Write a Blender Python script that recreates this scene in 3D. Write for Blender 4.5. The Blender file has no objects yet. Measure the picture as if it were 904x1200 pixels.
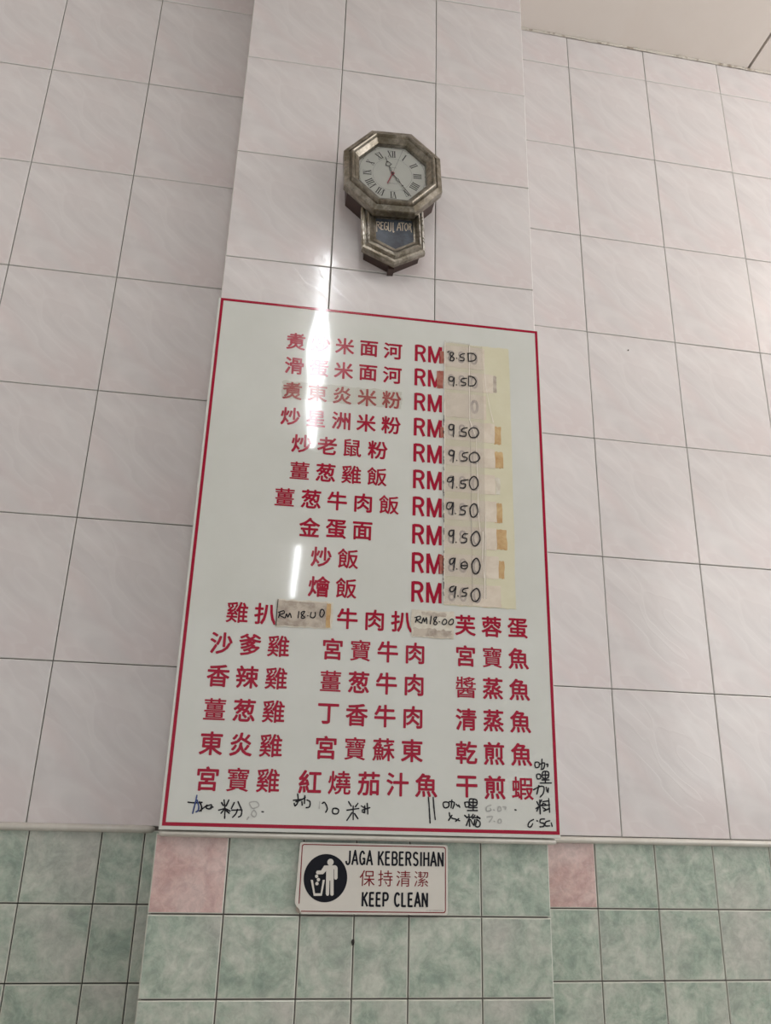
import bpy, bmesh, math, random
from mathutils import Vector, Matrix
C = bpy.context.scene.collection
sc = bpy.context.scene
# All lengths below are in units of one white tile width / 0.25; S turns them into metres, ZB is the
# height of the dado trim above the floor.
S = 0.8
ZB = 1.2
def P(x, y, z): return Vector((x*S, y*S, z*S + ZB))

# ------------------------------------------------------------------ camera, world, lights, exposure
cam = bpy.data.cameras.new('camera'); camo = bpy.data.objects.new('camera', cam); C.objects.link(camo)
camo.location = P(0.18266, -1.59723, 0.04939)
_p, _y, _r = 0.34922, 0.13733, 0.02722
fwd = Vector((math.sin(_y)*math.cos(_p), math.cos(_y)*math.cos(_p), math.sin(_p)))
rt = Vector((math.cos(_y), -math.sin(_y), 0)); up = rt.cross(fwd)
r2 = rt*math.cos(_r) + up*math.sin(_r); u2 = up*math.cos(_r) - rt*math.sin(_r)
camo.rotation_euler = Matrix((r2, u2, -fwd)).transposed().to_euler()
cam.sensor_fit = 'VERTICAL'; cam.sensor_height = 24.0; cam.lens = 24.0*945.90/1200; cam.clip_start = 0.05
sc.camera = camo

w = bpy.data.worlds.new('world'); w.use_nodes = True; sc.world = w
bg = w.node_tree.nodes['Background']; bg.inputs[0].default_value = (0.93, 0.97, 1.0, 1); bg.inputs[1].default_value = 0.62

def area(name, loc, target, sx, sy, power, col):
    l = bpy.data.lights.new(name, 'AREA'); l.shape = 'RECTANGLE'; l.size = sx; l.size_y = sy; l.energy = power; l.color = col
    o = bpy.data.objects.new(name, l); C.objects.link(o); o.location = loc
    o.rotation_euler = (Vector(target) - Vector(loc)).to_track_quat('-Z', 'Y').to_euler()
    return o
# daylight coming in through the open shop front on the right
area('shop_front_daylight', P(4.6, -2.6, 1.3), P(0.6, 0.0, 1.0), 3.0, 1.8, 40, (1.0, 0.96, 0.92))
def bulb(name, loc, power, col, rad=.10):
    l = bpy.data.lights.new(name, 'POINT'); l.energy = power; l.color = col; l.shadow_soft_size = rad
    o = bpy.data.objects.new(name, l); C.objects.link(o); o.location = loc
# the eating house's other ceiling lamps, right and left of the frame
bulb('ceiling_lamp_right', P(2.75, -.85, 1.98), 27, (1.0, .95, .91))
bulb('ceiling_lamp_left', P(-2.0, -1.3, 1.98), 14, (1.0, .95, .92))
TUBE = 42.0        # radiance of the fluorescent tubes
sc.view_settings.view_transform = 'Standard'; sc.view_settings.look = 'None'
sc.view_settings.gamma = 1.0; sc.view_settings.use_curve_mapping = False
sc.view_settings.exposure = 0.05
rnd = random.Random(7)
MARKS = [[467,468,594,460,713,471],[611,587,598,480,580,365,567,284],[619,509,659,410,661,338,625,308],[667,482,714,397,713,325],[683,324,780,404,808,428],[795,404,882,435,882,372,813,370,795,404],[871,395,916,396],[1100,522,1129,378,1138,212],[1020,347,1129,373,1223,337],[1059,477,1094,429],[1185,524,1146,422],[1115,364,1067,296],[1147,350,1212,300],[1286,483,1244,381],[1351,500,1416,385],[1252,353,1433,363],[1351,369,1333,297,1278,233],[1433,363,1426,270,1383,241],[1794,340,1819,338],[2348,549,2517,574],[2419,660,2436,528,2385,453,2367,497],[2396,527,2487,558,2562,604],[2554,634,2553,501],[2505,530,2514,471],[2596,561,2654,533,2649,445,2588,429],[2880,510,2926,526,2978,424,2950,359],[3087,427,3182,415,3169,341,3082,345,3087,427],[3365,552,3415,479],[3539,527,3494,467],[3339,404,3558,439],[3453,480,3462,246],[3435,362,3347,229],[3483,349,3549,263],[3604,484,3685,442],[3623,411,3763,459],[3713,531,3729,349],[3624,382,3671,368],[3667,486,3671,383],[4866,666,4884,472,4901,220],[4957,668,4974,474,4998,282],[5153,583,5170,494,5251,511,5251,586,5153,583],[5267,601,5365,589,5332,483],[5316,633,5300,497],[5398,560,5430,530],[5447,546,5466,510],[5562,594,5578,519],[5562,594,5634,602,5643,527,5584,513],[5661,657,5792,645,5785,548,5670,552,5661,657],[5670,603,5785,600],[5727,650,5724,463],[5643,506,5800,510],[5616,454,5806,459],[5267,407,5283,333,5348,305],[5251,273,5316,363],[5364,305,5462,272],[5387,261,5445,307],[5592,340,5854,331],[5642,386,5656,178],[5560,369,5608,325],[5723,388,5690,342],[5641,311,5591,191],[5673,297,5721,209],[5756,374,5713,313],[5798,360,5854,316],[5755,299,5738,195],[5788,300,5853,257,5842,182,5770,181,5787,270],[6537,489,6560,486],[6968,1359,6972,1271,7041,1283,7044,1362,6968,1359],[7063,1331,7157,1359,7135,1254,7083,1237],[7108,1427,7094,1253],[7190,1335,7224,1336,7212,1288],[6994,1140,7001,1063,7066,1074,7062,1142,6994,1140],[7115,1191,7228,1194,7213,1085,7110,1081,7115,1191],[7113,1135,7219,1138],[7166,1193,7158,1005],[7092,1044,7235,1048],[7056,987,7277,993],[6915,859,7053,925,7127,911,7109,803,7045,733],[7026,939,6980,784],[7171,912,7185,836],[7215,898,7201,821],[6974,646,7005,586],[7070,679,7033,617],[6952,523,7090,603],[7033,678,7032,428],[7011,555,6967,478],[7091,618,7147,604],[7087,542,7143,513],[7092,649,7211,667],[7072,572,7225,597],[7213,707,7218,463],[7102,482,7221,530],[6895,326,6810,278,6784,203,6840,195,6875,250],[6961,306,6974,300],[7112,340,7035,332,7026,277,7099,261,7090,210,7016,199],[7212,312,7133,286,7124,220,7207,221],[7243,273,7257,213]]
FAINT = [[1560,490,1680,508,1732,437,1629,391,1580,433,1560,490],[1646,362,1606,289,1671,248,1696,306,1646,362],[1565,245,1538,201],[2831,538,2828,421],[4017,474,4096,488],[6072,562,5988,529,5987,454,6070,471,6054,501],[6119,479,6136,473],[6220,535,6202,459,6268,476,6253,530,6220,535],[6303,537,6362,533,6351,493],[5985,349,6100,358,6033,261],[6125,278,6138,272],[6215,310,6203,250,6263,260,6258,311,6215,310],[6297,312,6357,310,6345,262]]
PRICES = [[[5237,10278,5272,10310],[5378,10263,5307,10274,5307,10195,5385,10145,5370,10072,5300,10076,5314,10156,5378,10263],[5448,10148,5452,10136],[5633,10284,5548,10250,5537,10182,5618,10171,5607,10099,5526,10097],[5715,10301,5724,10104],[5705,10300,5840,10307,5903,10223,5856,10126,5724,10096]],[[5369,9642,5289,9645,5264,9565,5341,9535,5386,9636,5383,9520,5368,9410],[5438,9460,5442,9449],[5674,9648,5568,9625,5557,9546,5648,9529,5637,9462,5557,9461],[5727,9673,5718,9478],[5720,9703,5815,9702,5895,9606,5848,9484,5725,9460]],[[5365,8452,5287,8444,5269,8339,5344,8328,5379,8442,5364,8157],[5507,8200,5511,8189],[5680,8408,5570,8375,5559,8300,5645,8294,5637,8197,5524,8198],[5800,8420,5714,8326,5746,8193,5866,8193,5936,8292,5903,8400,5800,8420]],[[5370,7819,5296,7823,5269,7727,5353,7709,5387,7810,5352,7548],[5437,7602,5440,7591],[5691,7812,5579,7777,5572,7704,5667,7683,5639,7609,5531,7599],[5827,7824,5725,7743,5740,7600,5859,7600,5951,7691,5912,7796,5827,7824]],[[5335,7194,5251,7170,5234,7080,5318,7098,5361,7214,5340,6932],[5434,6971,5437,6961],[5685,7164,5541,7131,5534,7060,5627,7061,5607,6971,5507,6963],[5804,7252,5719,7139,5734,6992,5817,6943,5902,7049,5887,7206,5804,7252]],[[5333,6612,5234,6593,5218,6465,5300,6471,5359,6614,5332,6337],[5405,6370,5408,6360],[5663,6559,5547,6539,5524,6469,5612,6441,5595,6365,5490,6350],[5796,6614,5722,6505,5743,6342,5819,6320,5893,6439,5862,6592,5796,6614]],[[5357,5990,5282,5968,5266,5866,5338,5871,5370,5991,5347,5705],[5412,5730,5415,5720],[5664,5929,5575,5916,5559,5837,5640,5827,5623,5742,5525,5725],[5838,5992,5738,5867,5769,5702,5850,5681,5934,5815,5903,5964,5838,5992]],[[5362,5376,5291,5338,5291,5240,5345,5270,5394,5378,5355,5121],[5425,5148,5428,5139],[5619,5312,5529,5273,5528,5175,5618,5164,5657,5232,5619,5312],[5538,5224,5651,5232],[5830,5402,5748,5271,5778,5094,5858,5076,5925,5218,5895,5363,5830,5402]],[[5366,4776,5290,4740,5296,4654,5366,4681,5408,4770,5375,4538],[5448,4577,5451,4568],[5662,4754,5566,4725,5550,4660,5629,4643,5607,4584,5524,4573],[5822,4751,5725,4639,5755,4504,5835,4487,5909,4596,5886,4723,5822,4751]]]
RM18A = [[1864,4038,1840,3918],[1832,4019,1930,4059,1943,4009,1853,3969,1956,3918],[1972,3919,1990,4001,2021,3935,2056,4015,2088,3932],[2230,4060,2222,3933],[2347,4067,2282,4046,2291,3995,2354,3954,2322,3929,2281,3950,2347,4067],[2406,3985,2416,3985],[2476,4057,2461,3971,2522,3950,2560,4000,2550,4061],[2665,4120,2646,4016,2689,3974,2735,4055,2708,4122,2665,4120]]
RM18B = [[4607,4094,4573,3978],[4562,4074,4666,4108,4666,4046,4597,4024,4688,3970],[4702,3971,4736,4078,4757,3999,4798,4088,4806,3967],[4896,4122,4876,3960],[5008,4107,4956,4090,4956,4034,5016,3996,4992,3953,4946,3975,5008,4107],[5058,4016,5068,4016],[5166,4074,5121,4002,5149,3962,5202,3989,5212,4049,5166,4074],[5307,4083,5254,4010,5282,3969,5342,3997,5353,4068,5307,4083]]
FIGURE = [[3080,-543,3276,-536,3306,-551,3321,-578,3329,-749,3308,-773,3279,-770,3266,-750,3259,-602,3250,-602,3270,-1020,3249,-1038,3220,-1032,3211,-1013,3200,-790,3186,-790,3189,-1017,3173,-1039,3148,-1036,3130,-1014,3117,-632,3065,-686,2960,-691,2939,-672,2938,-651,2953,-629,3025,-625]]
BIN = [[2847,-782,2886,-782,2937,-1001,3036,-999,3063,-779,3101,-779,3060,-1040,2916,-1042]]
BALLS = [[3188,-486,3245,-485],[2950,-723,2979,-723],[2985,-777,3014,-777],[2963,-842,2992,-842]]
REG = [[-372,-1214,-378,-1496],[-372,-1221,-314,-1222,-309,-1285,-365,-1308],[-345,-1306,-303,-1398],[-269,-1218,-275,-1430],[-269,-1218,-217,-1220],[-272,-1317,-231,-1317],[-275,-1427,-222,-1425],[-128,-1226,-166,-1215,-189,-1274,-192,-1387,-163,-1430,-128,-1410,-125,-1332,-149,-1334],[-93,-1212,-99,-1424,-70,-1457,-40,-1430,-34,-1210],[19,-1212,12,-1467,35,-1465],[107,-1423,167,-1198,196,-1415],[130,-1343,187,-1338],[197,-1196,286,-1194],[247,-1198,240,-1418],[327,-1208,295,-1282,309,-1398,338,-1402,371,-1311,351,-1206,327,-1208],[404,-1201,398,-1389],[404,-1201,446,-1208,443,-1268,407,-1290],[425,-1288,455,-1444]]

# ------------------------------------------------------------------ helpers
def tag(o, label=None, cat=None, group=None, kind=None):
    if label: o['label'] = label
    if cat: o['category'] = cat
    if group: o['group'] = group
    if kind: o['kind'] = kind
    return o
def link(o, parent=None):
    C.objects.link(o)
    if parent: o.parent = parent
    return o
def mesh_of(name, verts, faces, mats, midx=None, smooth=False):
    me = bpy.data.meshes.new(name)
    me.from_pydata([(v[0]*S, v[1]*S, v[2]*S) for v in verts], [], faces)
    for m in (mats if isinstance(mats, (list, tuple)) else [mats]): me.materials.append(m)
    if midx:
        for p, i in zip(me.polygons, midx): p.material_index = i
    if smooth:
        for p in me.polygons: p.use_smooth = True
    me.update(); return me
def add(name, me, parent=None, loc=(0,0,0), rot=(0,0,0)):
    """me in units; loc in units, absolute when there is no parent"""
    o = bpy.data.objects.new(name, me)
    o.location = (loc[0]*S, loc[1]*S, loc[2]*S) if parent else P(*loc)
    o.rotation_euler = rot
    return link(o, parent)
class G:
    """collects geometry for one mesh"""
    def __init__(s): s.v=[]; s.f=[]; s.m=[]; s.k=0
    def poly(s, pts, mi=0):
        b=len(s.v); s.v+=[tuple(p) for p in pts]; s.f.append(tuple(range(b,b+len(pts)))); s.m.append(mi)
    def box(s, x0,x1,y0,y1,z0,z1, mi=0):
        b=len(s.v)
        s.v+=[(x,y,z) for x in(x0,x1) for y in(y0,y1) for z in(z0,z1)]
        for f in ((0,1,3,2),(4,6,7,5),(0,4,5,1),(2,3,7,6),(0,2,6,4),(1,5,7,3)):
            s.f.append(tuple(b+i for i in f)); s.m.append(mi)
    def bevbox(s, x0,x1,yb,yf,z0,z1,bv, mi=0, me=None):
        """box whose front (yf, smaller y) has chamfered edges"""
        b=len(s.v); h=abs(bv)
        ring=lambda x0,x1,y,z0,z1:[(x0,y,z0),(x1,y,z0),(x1,y,z1),(x0,y,z1)]
        s.v+=ring(x0,x1,yb,z0,z1)+ring(x0,x1,yf+h,z0,z1)+ring(x0+h*.35,x1-h*.35,yf+h*.35,z0+h*.35,z1-h*.35)+ring(x0+h,x1-h,yf,z0+h,z1-h)
        for k in range(3):
            for i in range(4):
                j=(i+1)%4; s.f.append((b+4*k+i,b+4*k+j,b+4*k+4+j,b+4*k+4+i)); s.m.append(mi if me is None else me)
        s.f.append((b+12,b+13,b+14,b+15)); s.m.append(mi); s.f.append((b+3,b+2,b+1,b)); s.m.append(mi)
    def prism(s, pts, yb, yf, mi=0):
        """pts: (x,z) counter-clockwise seen from the front (-y)"""
        b=len(s.v); n=len(pts)
        s.v+=[(p[0],yb,p[1]) for p in pts]+[(p[0],yf,p[1]) for p in pts]
        for i in range(n):
            j=(i+1)%n; s.f.append((b+i,b+j,b+n+j,b+n+i)); s.m.append(mi)
        s.f.append(tuple(b+n+i for i in range(n))); s.m.append(mi)
        s.f.append(tuple(b+n-1-i for i in range(n))); s.m.append(mi)
    def rings(s, rings, close=False, mi=0):
        """rings: list of equal-length loops of 3D points"""
        b=len(s.v); n=len(rings[0])
        for r in rings: s.v+=[tuple(p) for p in r]
        for k in range(len(rings)-1):
            for i in range(n):
                j=(i+1)%n; s.f.append((b+k*n+i,b+k*n+j,b+(k+1)*n+j,b+(k+1)*n+i)); s.m.append(mi)
    def stroke(s, pts, wd, y, ends=True, wob=0.0):
        """ribbon along (x,z) points"""
        for i in range(len(pts)-1):
            a=Vector(pts[i]); c=Vector(pts[i+1]); d=c-a
            if d.length<1e-7: continue
            d.normalize(); n=Vector((-d[1],d[0]))
            wa=wd*(1+wob*rnd.uniform(-1,1))/2; wb=wd*(1+wob*rnd.uniform(-1,1))/2
            s.k+=1; y_=y-s.k*3e-6
            s.poly([(a[0]-n[0]*wa,y_,a[1]-n[1]*wa),(c[0]-n[0]*wb,y_,c[1]-n[1]*wb),(c[0]+n[0]*wb,y_,c[1]+n[1]*wb),(a[0]+n[0]*wa,y_,a[1]+n[1]*wa)])
        rg=range(len(pts)) if ends else range(1,len(pts)-1)
        for i in rg:
            s.k+=1; y_=y-s.k*3e-6
            s.poly([(pts[i][0]+math.cos(t*math.pi/4)*wd/2,y_,pts[i][1]+math.sin(t*math.pi/4)*wd/2) for t in range(8)])
    def make(s, name, mats, parent=None, loc=(0,0,0), rot=(0,0,0), smooth=False):
        return add(name, mesh_of(name, s.v, s.f, mats, s.m, smooth), parent, loc, rot)

# ------------------------------------------------------------------ materials
def newmat(name, rough=0.5, metal=0.0, col=(.5,.5,.5), coat=0.0, spec=0.5):
    m = bpy.data.materials.new(name); m.use_nodes = True
    b = m.node_tree.nodes['Principled BSDF']
    b.inputs['Base Color'].default_value = (*col,1); b.inputs['Roughness'].default_value = rough
    b.inputs['Metallic'].default_value = metal; b.inputs['Specular IOR Level'].default_value = spec
    if coat: b.inputs['Coat Weight'].default_value = coat; b.inputs['Coat Roughness'].default_value = 0.05
    return m, m.node_tree, b
def node(nt, t, **kw):
    n = nt.nodes.new(t)
    for k, v in kw.items():
        if k in n.inputs.keys(): n.inputs[k].default_value = v
        else: setattr(n, k, v)
    return n
def ramp(nt, stops):
    r = nt.nodes.new('ShaderNodeValToRGB'); e = r.color_ramp.elements
    while len(e) < len(stops): e.new(0.5)
    for el, (p, c) in zip(e, stops): el.position = p; el.color = (*c,1) if len(c)==3 else c
    return r
def noise(nt, vec, scale, detail=3, rough=.5, dist=0, w=None):
    n = nt.nodes.new('ShaderNodeTexNoise'); n.inputs['Scale'].default_value = scale
    n.inputs['Detail'].default_value = detail; n.inputs['Roughness'].default_value = rough; n.inputs['Distortion'].default_value = dist
    if w is not None: n.noise_dimensions = '4D'; nt.links.new(w, n.inputs['W'])
    nt.links.new(vec, n.inputs['Vector']); return n
def mixc(nt, fac, a, b, mode='MIX'):
    m = nt.nodes.new('ShaderNodeMix'); m.data_type = 'RGBA'; m.blend_type = mode
    for i, v in ((0,fac),(6,a),(7,b)):
        if isinstance(v, (int,float)): m.inputs[i].default_value = v
        elif isinstance(v, tuple): m.inputs[i].default_value = (*v,1)
        else: nt.links.new(v, m.inputs[i])
    return m.outputs[2]
def bump(nt, b, h, strength=.2, dist=.001, prev=None):
    n = nt.nodes.new('ShaderNodeBump'); n.inputs['Strength'].default_value = strength; n.inputs['Distance'].default_value = dist
    nt.links.new(h, n.inputs['Height'])
    if prev: nt.links.new(prev, n.inputs['Normal'])
    nt.links.new(n.outputs[0], b.inputs['Normal']); return n.outputs[0]
def coords(nt): return nt.nodes.new('ShaderNodeTexCoord').outputs['Object']
def mapping(nt, vec, rot=(0,0,0), scale=(1,1,1), loc=(0,0,0)):
    m = nt.nodes.new('ShaderNodeMapping'); m.inputs['Rotation'].default_value = rot; m.inputs['Scale'].default_value = scale; m.inputs['Location'].default_value = loc
    nt.links.new(vec, m.inputs['Vector']); return m.outputs[0]

def white_tile_mat():
    m, nt, b = newmat('glazed_white_tile', rough=.115, spec=.5)
    v = coords(nt)
    # soft diagonal wisps, the same print on every tile
    r1 = mapping(nt, v, rot=(0, math.radians(-38), 0))
    a = noise(nt, mapping(nt, r1, scale=(5,1,15)), 1.0, 4, .5, 1.6)
    c = noise(nt, mapping(nt, r1, scale=(3.2,1,9), loc=(3.1,0,1.7)), 1.0, 2, .5, .4)
    fine = noise(nt, mapping(nt, r1, scale=(6,1,15), loc=(5,0,2)), 1.0, 1, .4, 1.5)
    cr = ramp(nt, [(.46,(0,0,0)),(.495,(1,1,1)),(.505,(.75,.75,.75)),(.60,(0,0,0))]); nt.links.new(fine.outputs[0], cr.inputs[0])
    base = ramp(nt, [(.30,(.600,.564,.563)),(.52,(.643,.610,.606)),(.68,(.680,.652,.646))]); nt.links.new(a.outputs[0], base.inputs[0])
    pk = ramp(nt, [(.46,(0,0,0)),(.66,(1,1,1))]); nt.links.new(c.outputs[0], pk.inputs[0])
    k = nt.nodes.new('ShaderNodeMath'); k.operation='MULTIPLY'; k.inputs[1].default_value=.55; nt.links.new(pk.outputs[0], k.inputs[0])
    col = mixc(nt, k.outputs[0], base.outputs[0], (.655,.560,.555))
    k3 = nt.nodes.new('ShaderNodeMath'); k3.operation='MULTIPLY'; k3.inputs[1].default_value=.21; nt.links.new(cr.outputs[0], k3.inputs[0])
    col = mixc(nt, k3.outputs[0], col, (.760,.735,.725))  # pale crease lines: shading of the tile relief painted into the colour
    nt.links.new(col, b.inputs['Base Color'])
    n1 = bump(nt, b, a.outputs[0], .22, .0012)
    bump(nt, b, cr.outputs[0], .10, .0006, n1)
    return m
def green_tile_mat(name, dark, mid, pale, veil, rough=.2):
    m, nt, b = newmat(name, rough=rough, spec=.45)
    v = coords(nt); oi = nt.nodes.new('ShaderNodeObjectInfo')
    k = nt.nodes.new('ShaderNodeMath'); k.operation='MULTIPLY'; k.inputs[1].default_value=40; nt.links.new(oi.outputs['Random'], k.inputs[0]); W=k.outputs[0]
    a = noise(nt, v, 24, 6, .66, .6, W); c = noise(nt, v, 9, 3, .5, .3, W); f = noise(nt, v, 70, 4, .7, .6, W)
    k2 = nt.nodes.new('ShaderNodeMath'); k2.operation='ADD'; k2.inputs[1].default_value=7; nt.links.new(W, k2.inputs[0])
    p = noise(nt, v, 7, 2, .5, .2, k2.outputs[0])
    base = ramp(nt, [(.36,dark),(.48,mid),(.62,pale)]); nt.links.new(a.outputs[0], base.inputs[0])
    pr = ramp(nt, [(.50,(0,0,0)),(.70,(.70,.70,.70))]); nt.links.new(p.outputs[0], pr.inputs[0])
    col = mixc(nt, pr.outputs[0], base.outputs[0], veil)
    fr = ramp(nt, [(.38,(.86,.86,.86)),(.62,(1.10,1.10,1.10))]); nt.links.new(f.outputs[0], fr.inputs[0])
    col = mixc(nt, 1.0, col, fr.outputs[0], 'MULTIPLY')
    # thin pale crackle
    vo = nt.nodes.new('ShaderNodeTexVoronoi'); vo.feature='DISTANCE_TO_EDGE'; vo.inputs['Scale'].default_value=26
    wv = mixc(nt, .18, v, f.outputs[1]); nt.links.new(wv, vo.inputs['Vector'])
    vr = ramp(nt, [(0,(.35,.35,.35)),(.05,(0,0,0))]); nt.links.new(vo.outputs['Distance'], vr.inputs[0])
    mm = nt.nodes.new('ShaderNodeMath'); mm.operation='MULTIPLY'; nt.links.new(vr.outputs[0], mm.inputs[0]); nt.links.new(c.outputs[0], mm.inputs[1])
    col = mixc(nt, mm.outputs[0], col, pale)
    nt.links.new(col, b.inputs['Base Color'])
    bump(nt, b, a.outputs[0], .15, .001)
    return m
def plain(name, col, rough=.5, metal=0, var=.12, scale=30, bs=.2, spec=.5):
    m, nt, b = newmat(name, rough=rough, metal=metal, spec=spec)
    n = noise(nt, coords(nt), scale, 4, .6)
    r = ramp(nt, [(.3,tuple(c*(1-var) for c in col)),(.7,tuple(min(1,c*(1+var)) for c in col))]); nt.links.new(n.outputs[0], r.inputs[0])
    nt.links.new(r.outputs[0], b.inputs['Base Color'])
    if bs: bump(nt, b, n.outputs[0], bs, .0005)
    return m
def stained(name, c1, c2, scale, lo=.45, hi=.62, rough=.5, metal=0, detail=5, bs=.3, sxyz=(1,1,1), alpha=None):
    m, nt, b = newmat(name, rough=rough, metal=metal)
    n = noise(nt, mapping(nt, coords(nt), scale=sxyz), scale, detail, .65, .4)
    r = ramp(nt, [(lo,c1),(hi,c2)]); nt.links.new(n.outputs[0], r.inputs[0])
    nt.links.new(r.outputs[0], b.inputs['Base Color'])
    bump(nt, b, n.outputs[0], bs, .0005)
    if alpha is not None: b.inputs['Alpha'].default_value = alpha
    return m
M = {}
M['white_tile'] = white_tile_mat()
M['green'] = green_tile_mat('marbled_green_tile', (.255,.325,.270), (.355,.418,.350), (.480,.510,.445), (.490,.470,.435))
M['pink'] = green_tile_mat('marbled_pink_tile', (.500,.330,.305), (.555,.390,.365), (.600,.455,.430), (.620,.520,.500))
M['grout'] = plain('grey_grout', (.15,.13,.118), .9, var=.35, scale=60)
M['dark_grout'] = plain('sooty_grout', (.055,.055,.05), .9, var=.5, scale=60)
M['trim'] = stained('glazed_cream_listello', (.56,.53,.48), (.62,.60,.55), 14, rough=.25, bs=.1)
M['plaster'] = stained('ceiling_plaster', (.830,.765,.710), (.860,.805,.755), 5, .35, .7, rough=.85, bs=.25)
M['sealant'] = stained('old_sealant', (.30,.25,.20), (.56,.52,.46), 45, .36, .46, rough=.8)
M['black'] = plain('dark_gap', (.02,.018,.016), .9)
M['edge'] = plain('pale_glaze_edge_highlight', (.70,.68,.66), .2, var=.05, bs=0)  # pale glaze rim, with the bevel's highlight painted into its colour
M['gedge'] = plain('pale_green_glaze_edge_highlight', (.56,.57,.51), .2, var=.1, bs=0)  # same painted bevel highlight on the cream rim of the coloured tiles
M['floor'] = plain('cement_floor', (.56,.54,.50), .6, scale=6)
M['board'] = None

# ------------------------------------------------------------------ the room: backing walls and their tiles
H = 0.30988; CE = 2.295; YL = 0.13504; YR = 0.14409; TT = 0.008
GW, GH, G1 = 0.13364, 0.13056, -0.13686
_cache = {}
def tile_mesh(kind, x0, x1, z0, z1, mat, gx, gz, bv):
    k = (kind, round(x0,4), round(x1,4), round(z0,4), round(z1,4), mat.name)
    if k not in _cache:
        g = G(); g.bevbox(x0+gx/2, x1-gx/2, TT, 0, z0+gz/2, z1-gz/2, bv, 0, 1)
        _cache[k] = mesh_of('tile', g.v, g.f, [mat, M['edge'] if mat is M['white_tile'] else M['gedge']], g.m)
    return _cache[k]
def put_tile(parent, me, x, y, z, rot=(0,0,0), jit=1.0):
    j = 0.0016*jit
    o = add('tile', me, parent, (x, y + rnd.uniform(-.0004,.0004)*jit, z),
            (rot[0]+rnd.uniform(-j,j), rot[1], rot[2]+rnd.uniform(-j,j)))
    return o
def white_rows(): return [(k, k*H, min((k+1)*H, CE-.004)) for k in range(8)]
def tile_field(parent, cols, side, pink=None, xo=0.0, rot=(0,0,0), yo=0.0):
    """cols: (x_left, x_right, x_origin) for white tiles; rows of white above the trim"""
    for (a, b, o) in cols:
        for k, z0, z1 in white_rows():
            put_tile(parent, tile_mesh('w', a-o, b-o, 0, z1-z0, M['white_tile'], .0020, .0018, .0016), o-xo, yo, z0, rot)
def green_field(parent, cols, pinkcol=None, xo=0.0, nrows=6):
    for i, (a, b, o) in enumerate(cols):
        for k in range(1, nrows+1):
            z0 = G1-(k-1)*GH; z1 = z0+GH if k>1 else -.006
            mat = M['pink'] if (k==1 and i==pinkcol) else M['green']
            put_tile(parent, tile_mesh('g', a-o, b-o, 0, z1-z0, mat, .0020, .0022, .0018), o-xo, 0, z0, jit=.8)
def backing(name, x0, x1, y0, loc, rot, label, gm='grout'):
    g = G(); g.box(x0, x1, y0, y0+.12, -.0063, CE); g.box(x0, x1, y0, y0+.12, -1.5, -.0063, 1)
    return tag(g.make(name, [M['grout'], M[gm]], None, loc, rot), label, kind='structure')
aL, aR = math.atan(.01269), math.atan(.02483)
wl = backing('wall_left', -1.62, .012, .005, (0, YL, 0), (0,0,aL), 'recessed wall left of the pillar, white tiles above green tiles', 'dark_grout')
cols = [(-.5035+.25*i, -.5035+.25*(i+1), -.5035+.25*i) for i in range(-4, 1)] + [(-.2535, .0105, -.2535)]
tile_field(wl, cols, 'L')
gl = [(-.24488+GW*i, -.24488+GW*(i+1), -.24488+GW*i) for i in range(-9, 1)] + [(-.11124, -.0312, -.11124), (-.0312, .0030, -.0312)]
green_field(wl, gl)
wr = backing('wall_right', -.005, 1.40, .005, (.76, YR, 0), (0,0,aR), 'recessed wall right of the pillar, white tiles above green tiles')
cols = [(.7545, .94806, .69806)] + [(.94806+.25*i, .94806+.25*(i+1), .94806+.25*i) for i in range(0, 5)]
tile_field(wr, cols, 'R', xo=.76)
gr = [(.7553, .8853, .75166)] + [(.8853+GW*i, .8853+GW*(i+1), .8853+GW*i) for i in range(0, 9)]
green_field(wr, gr, pinkcol=0, xo=.76)
# pillar: core in two widths, with a splayed left flank in the green dado
g = G(); D = .30
g.box(.0195, .7455, .005, D, -.0063, CE)
b0 = [(.0105,.006),(.7290,.006),(.7290,D),(.0105,D)]
for za, zb in ((-1.5, -.0063),):
    bb = len(g.v); n = len(b0)
    g.v += [(x,y,za) for x,y in b0] + [(x,y,zb) for x,y in b0]
    for i in range(n):
        j=(i+1)%n; g.f.append((bb+i,bb+j,bb+n+j,bb+n+i)); g.m.append(1)
    g.f.append(tuple(bb+n+i for i in range(n))); g.m.append(1); g.f.append(tuple(bb+n-1-i for i in range(n))); g.m.append(1)
pil = tag(g.make('wall_pillar', [M['grout'], M['grout']]), 'square tiled pillar standing out between the two recessed walls', kind='structure')
tile_field(pil, [(.01198,.25753,.00753),(.25753,.50753,.25753),(.50753,.75269,.50753)], 'P')
green_field(pil, [(.00453,.13532,.00168),(.13532,.26956,.13532),(.26956,.36666,.26956),(.36666,.4665,.33),(.4665,.60138,.4665),(.60138,.73439,.60138)], pinkcol=0)
# flank tiles
for k, z0, z1 in white_rows():
    me = tile_mesh('ws', 0, YL-.006, 0, z1-z0, M['white_tile'], .0016, .0016, .0014)
    put_tile(pil, me, .01198, .0030+(YL-.006), z0, (0,0,-math.pi/2), .3)
    put_tile(pil, me, .75269, .0030, z0, (0,0,math.pi/2), .3)
ln = math.hypot(.0357, YL-.004); an = math.atan2(YL-.004, -.0357)
for k in range(1, 7):
    z0 = G1-(k-1)*GH; z1 = z0+GH if k>1 else -.006
    me = tile_mesh('gs', 0, YL-.006, 0, z1-z0, M['green'], .0016, .0026, .0014)
    put_tile(pil, me, .00453, .0030+(YL-.006), z0, (0,0,-math.pi/2), .3)
    me = tile_mesh('gr', 0, YR-.006, 0, z1-z0, M['green'], .0016, .0026, .0014)
    put_tile(pil, me, .73439, .0030, z0, (0,0,math.pi/2), .3)
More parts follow.
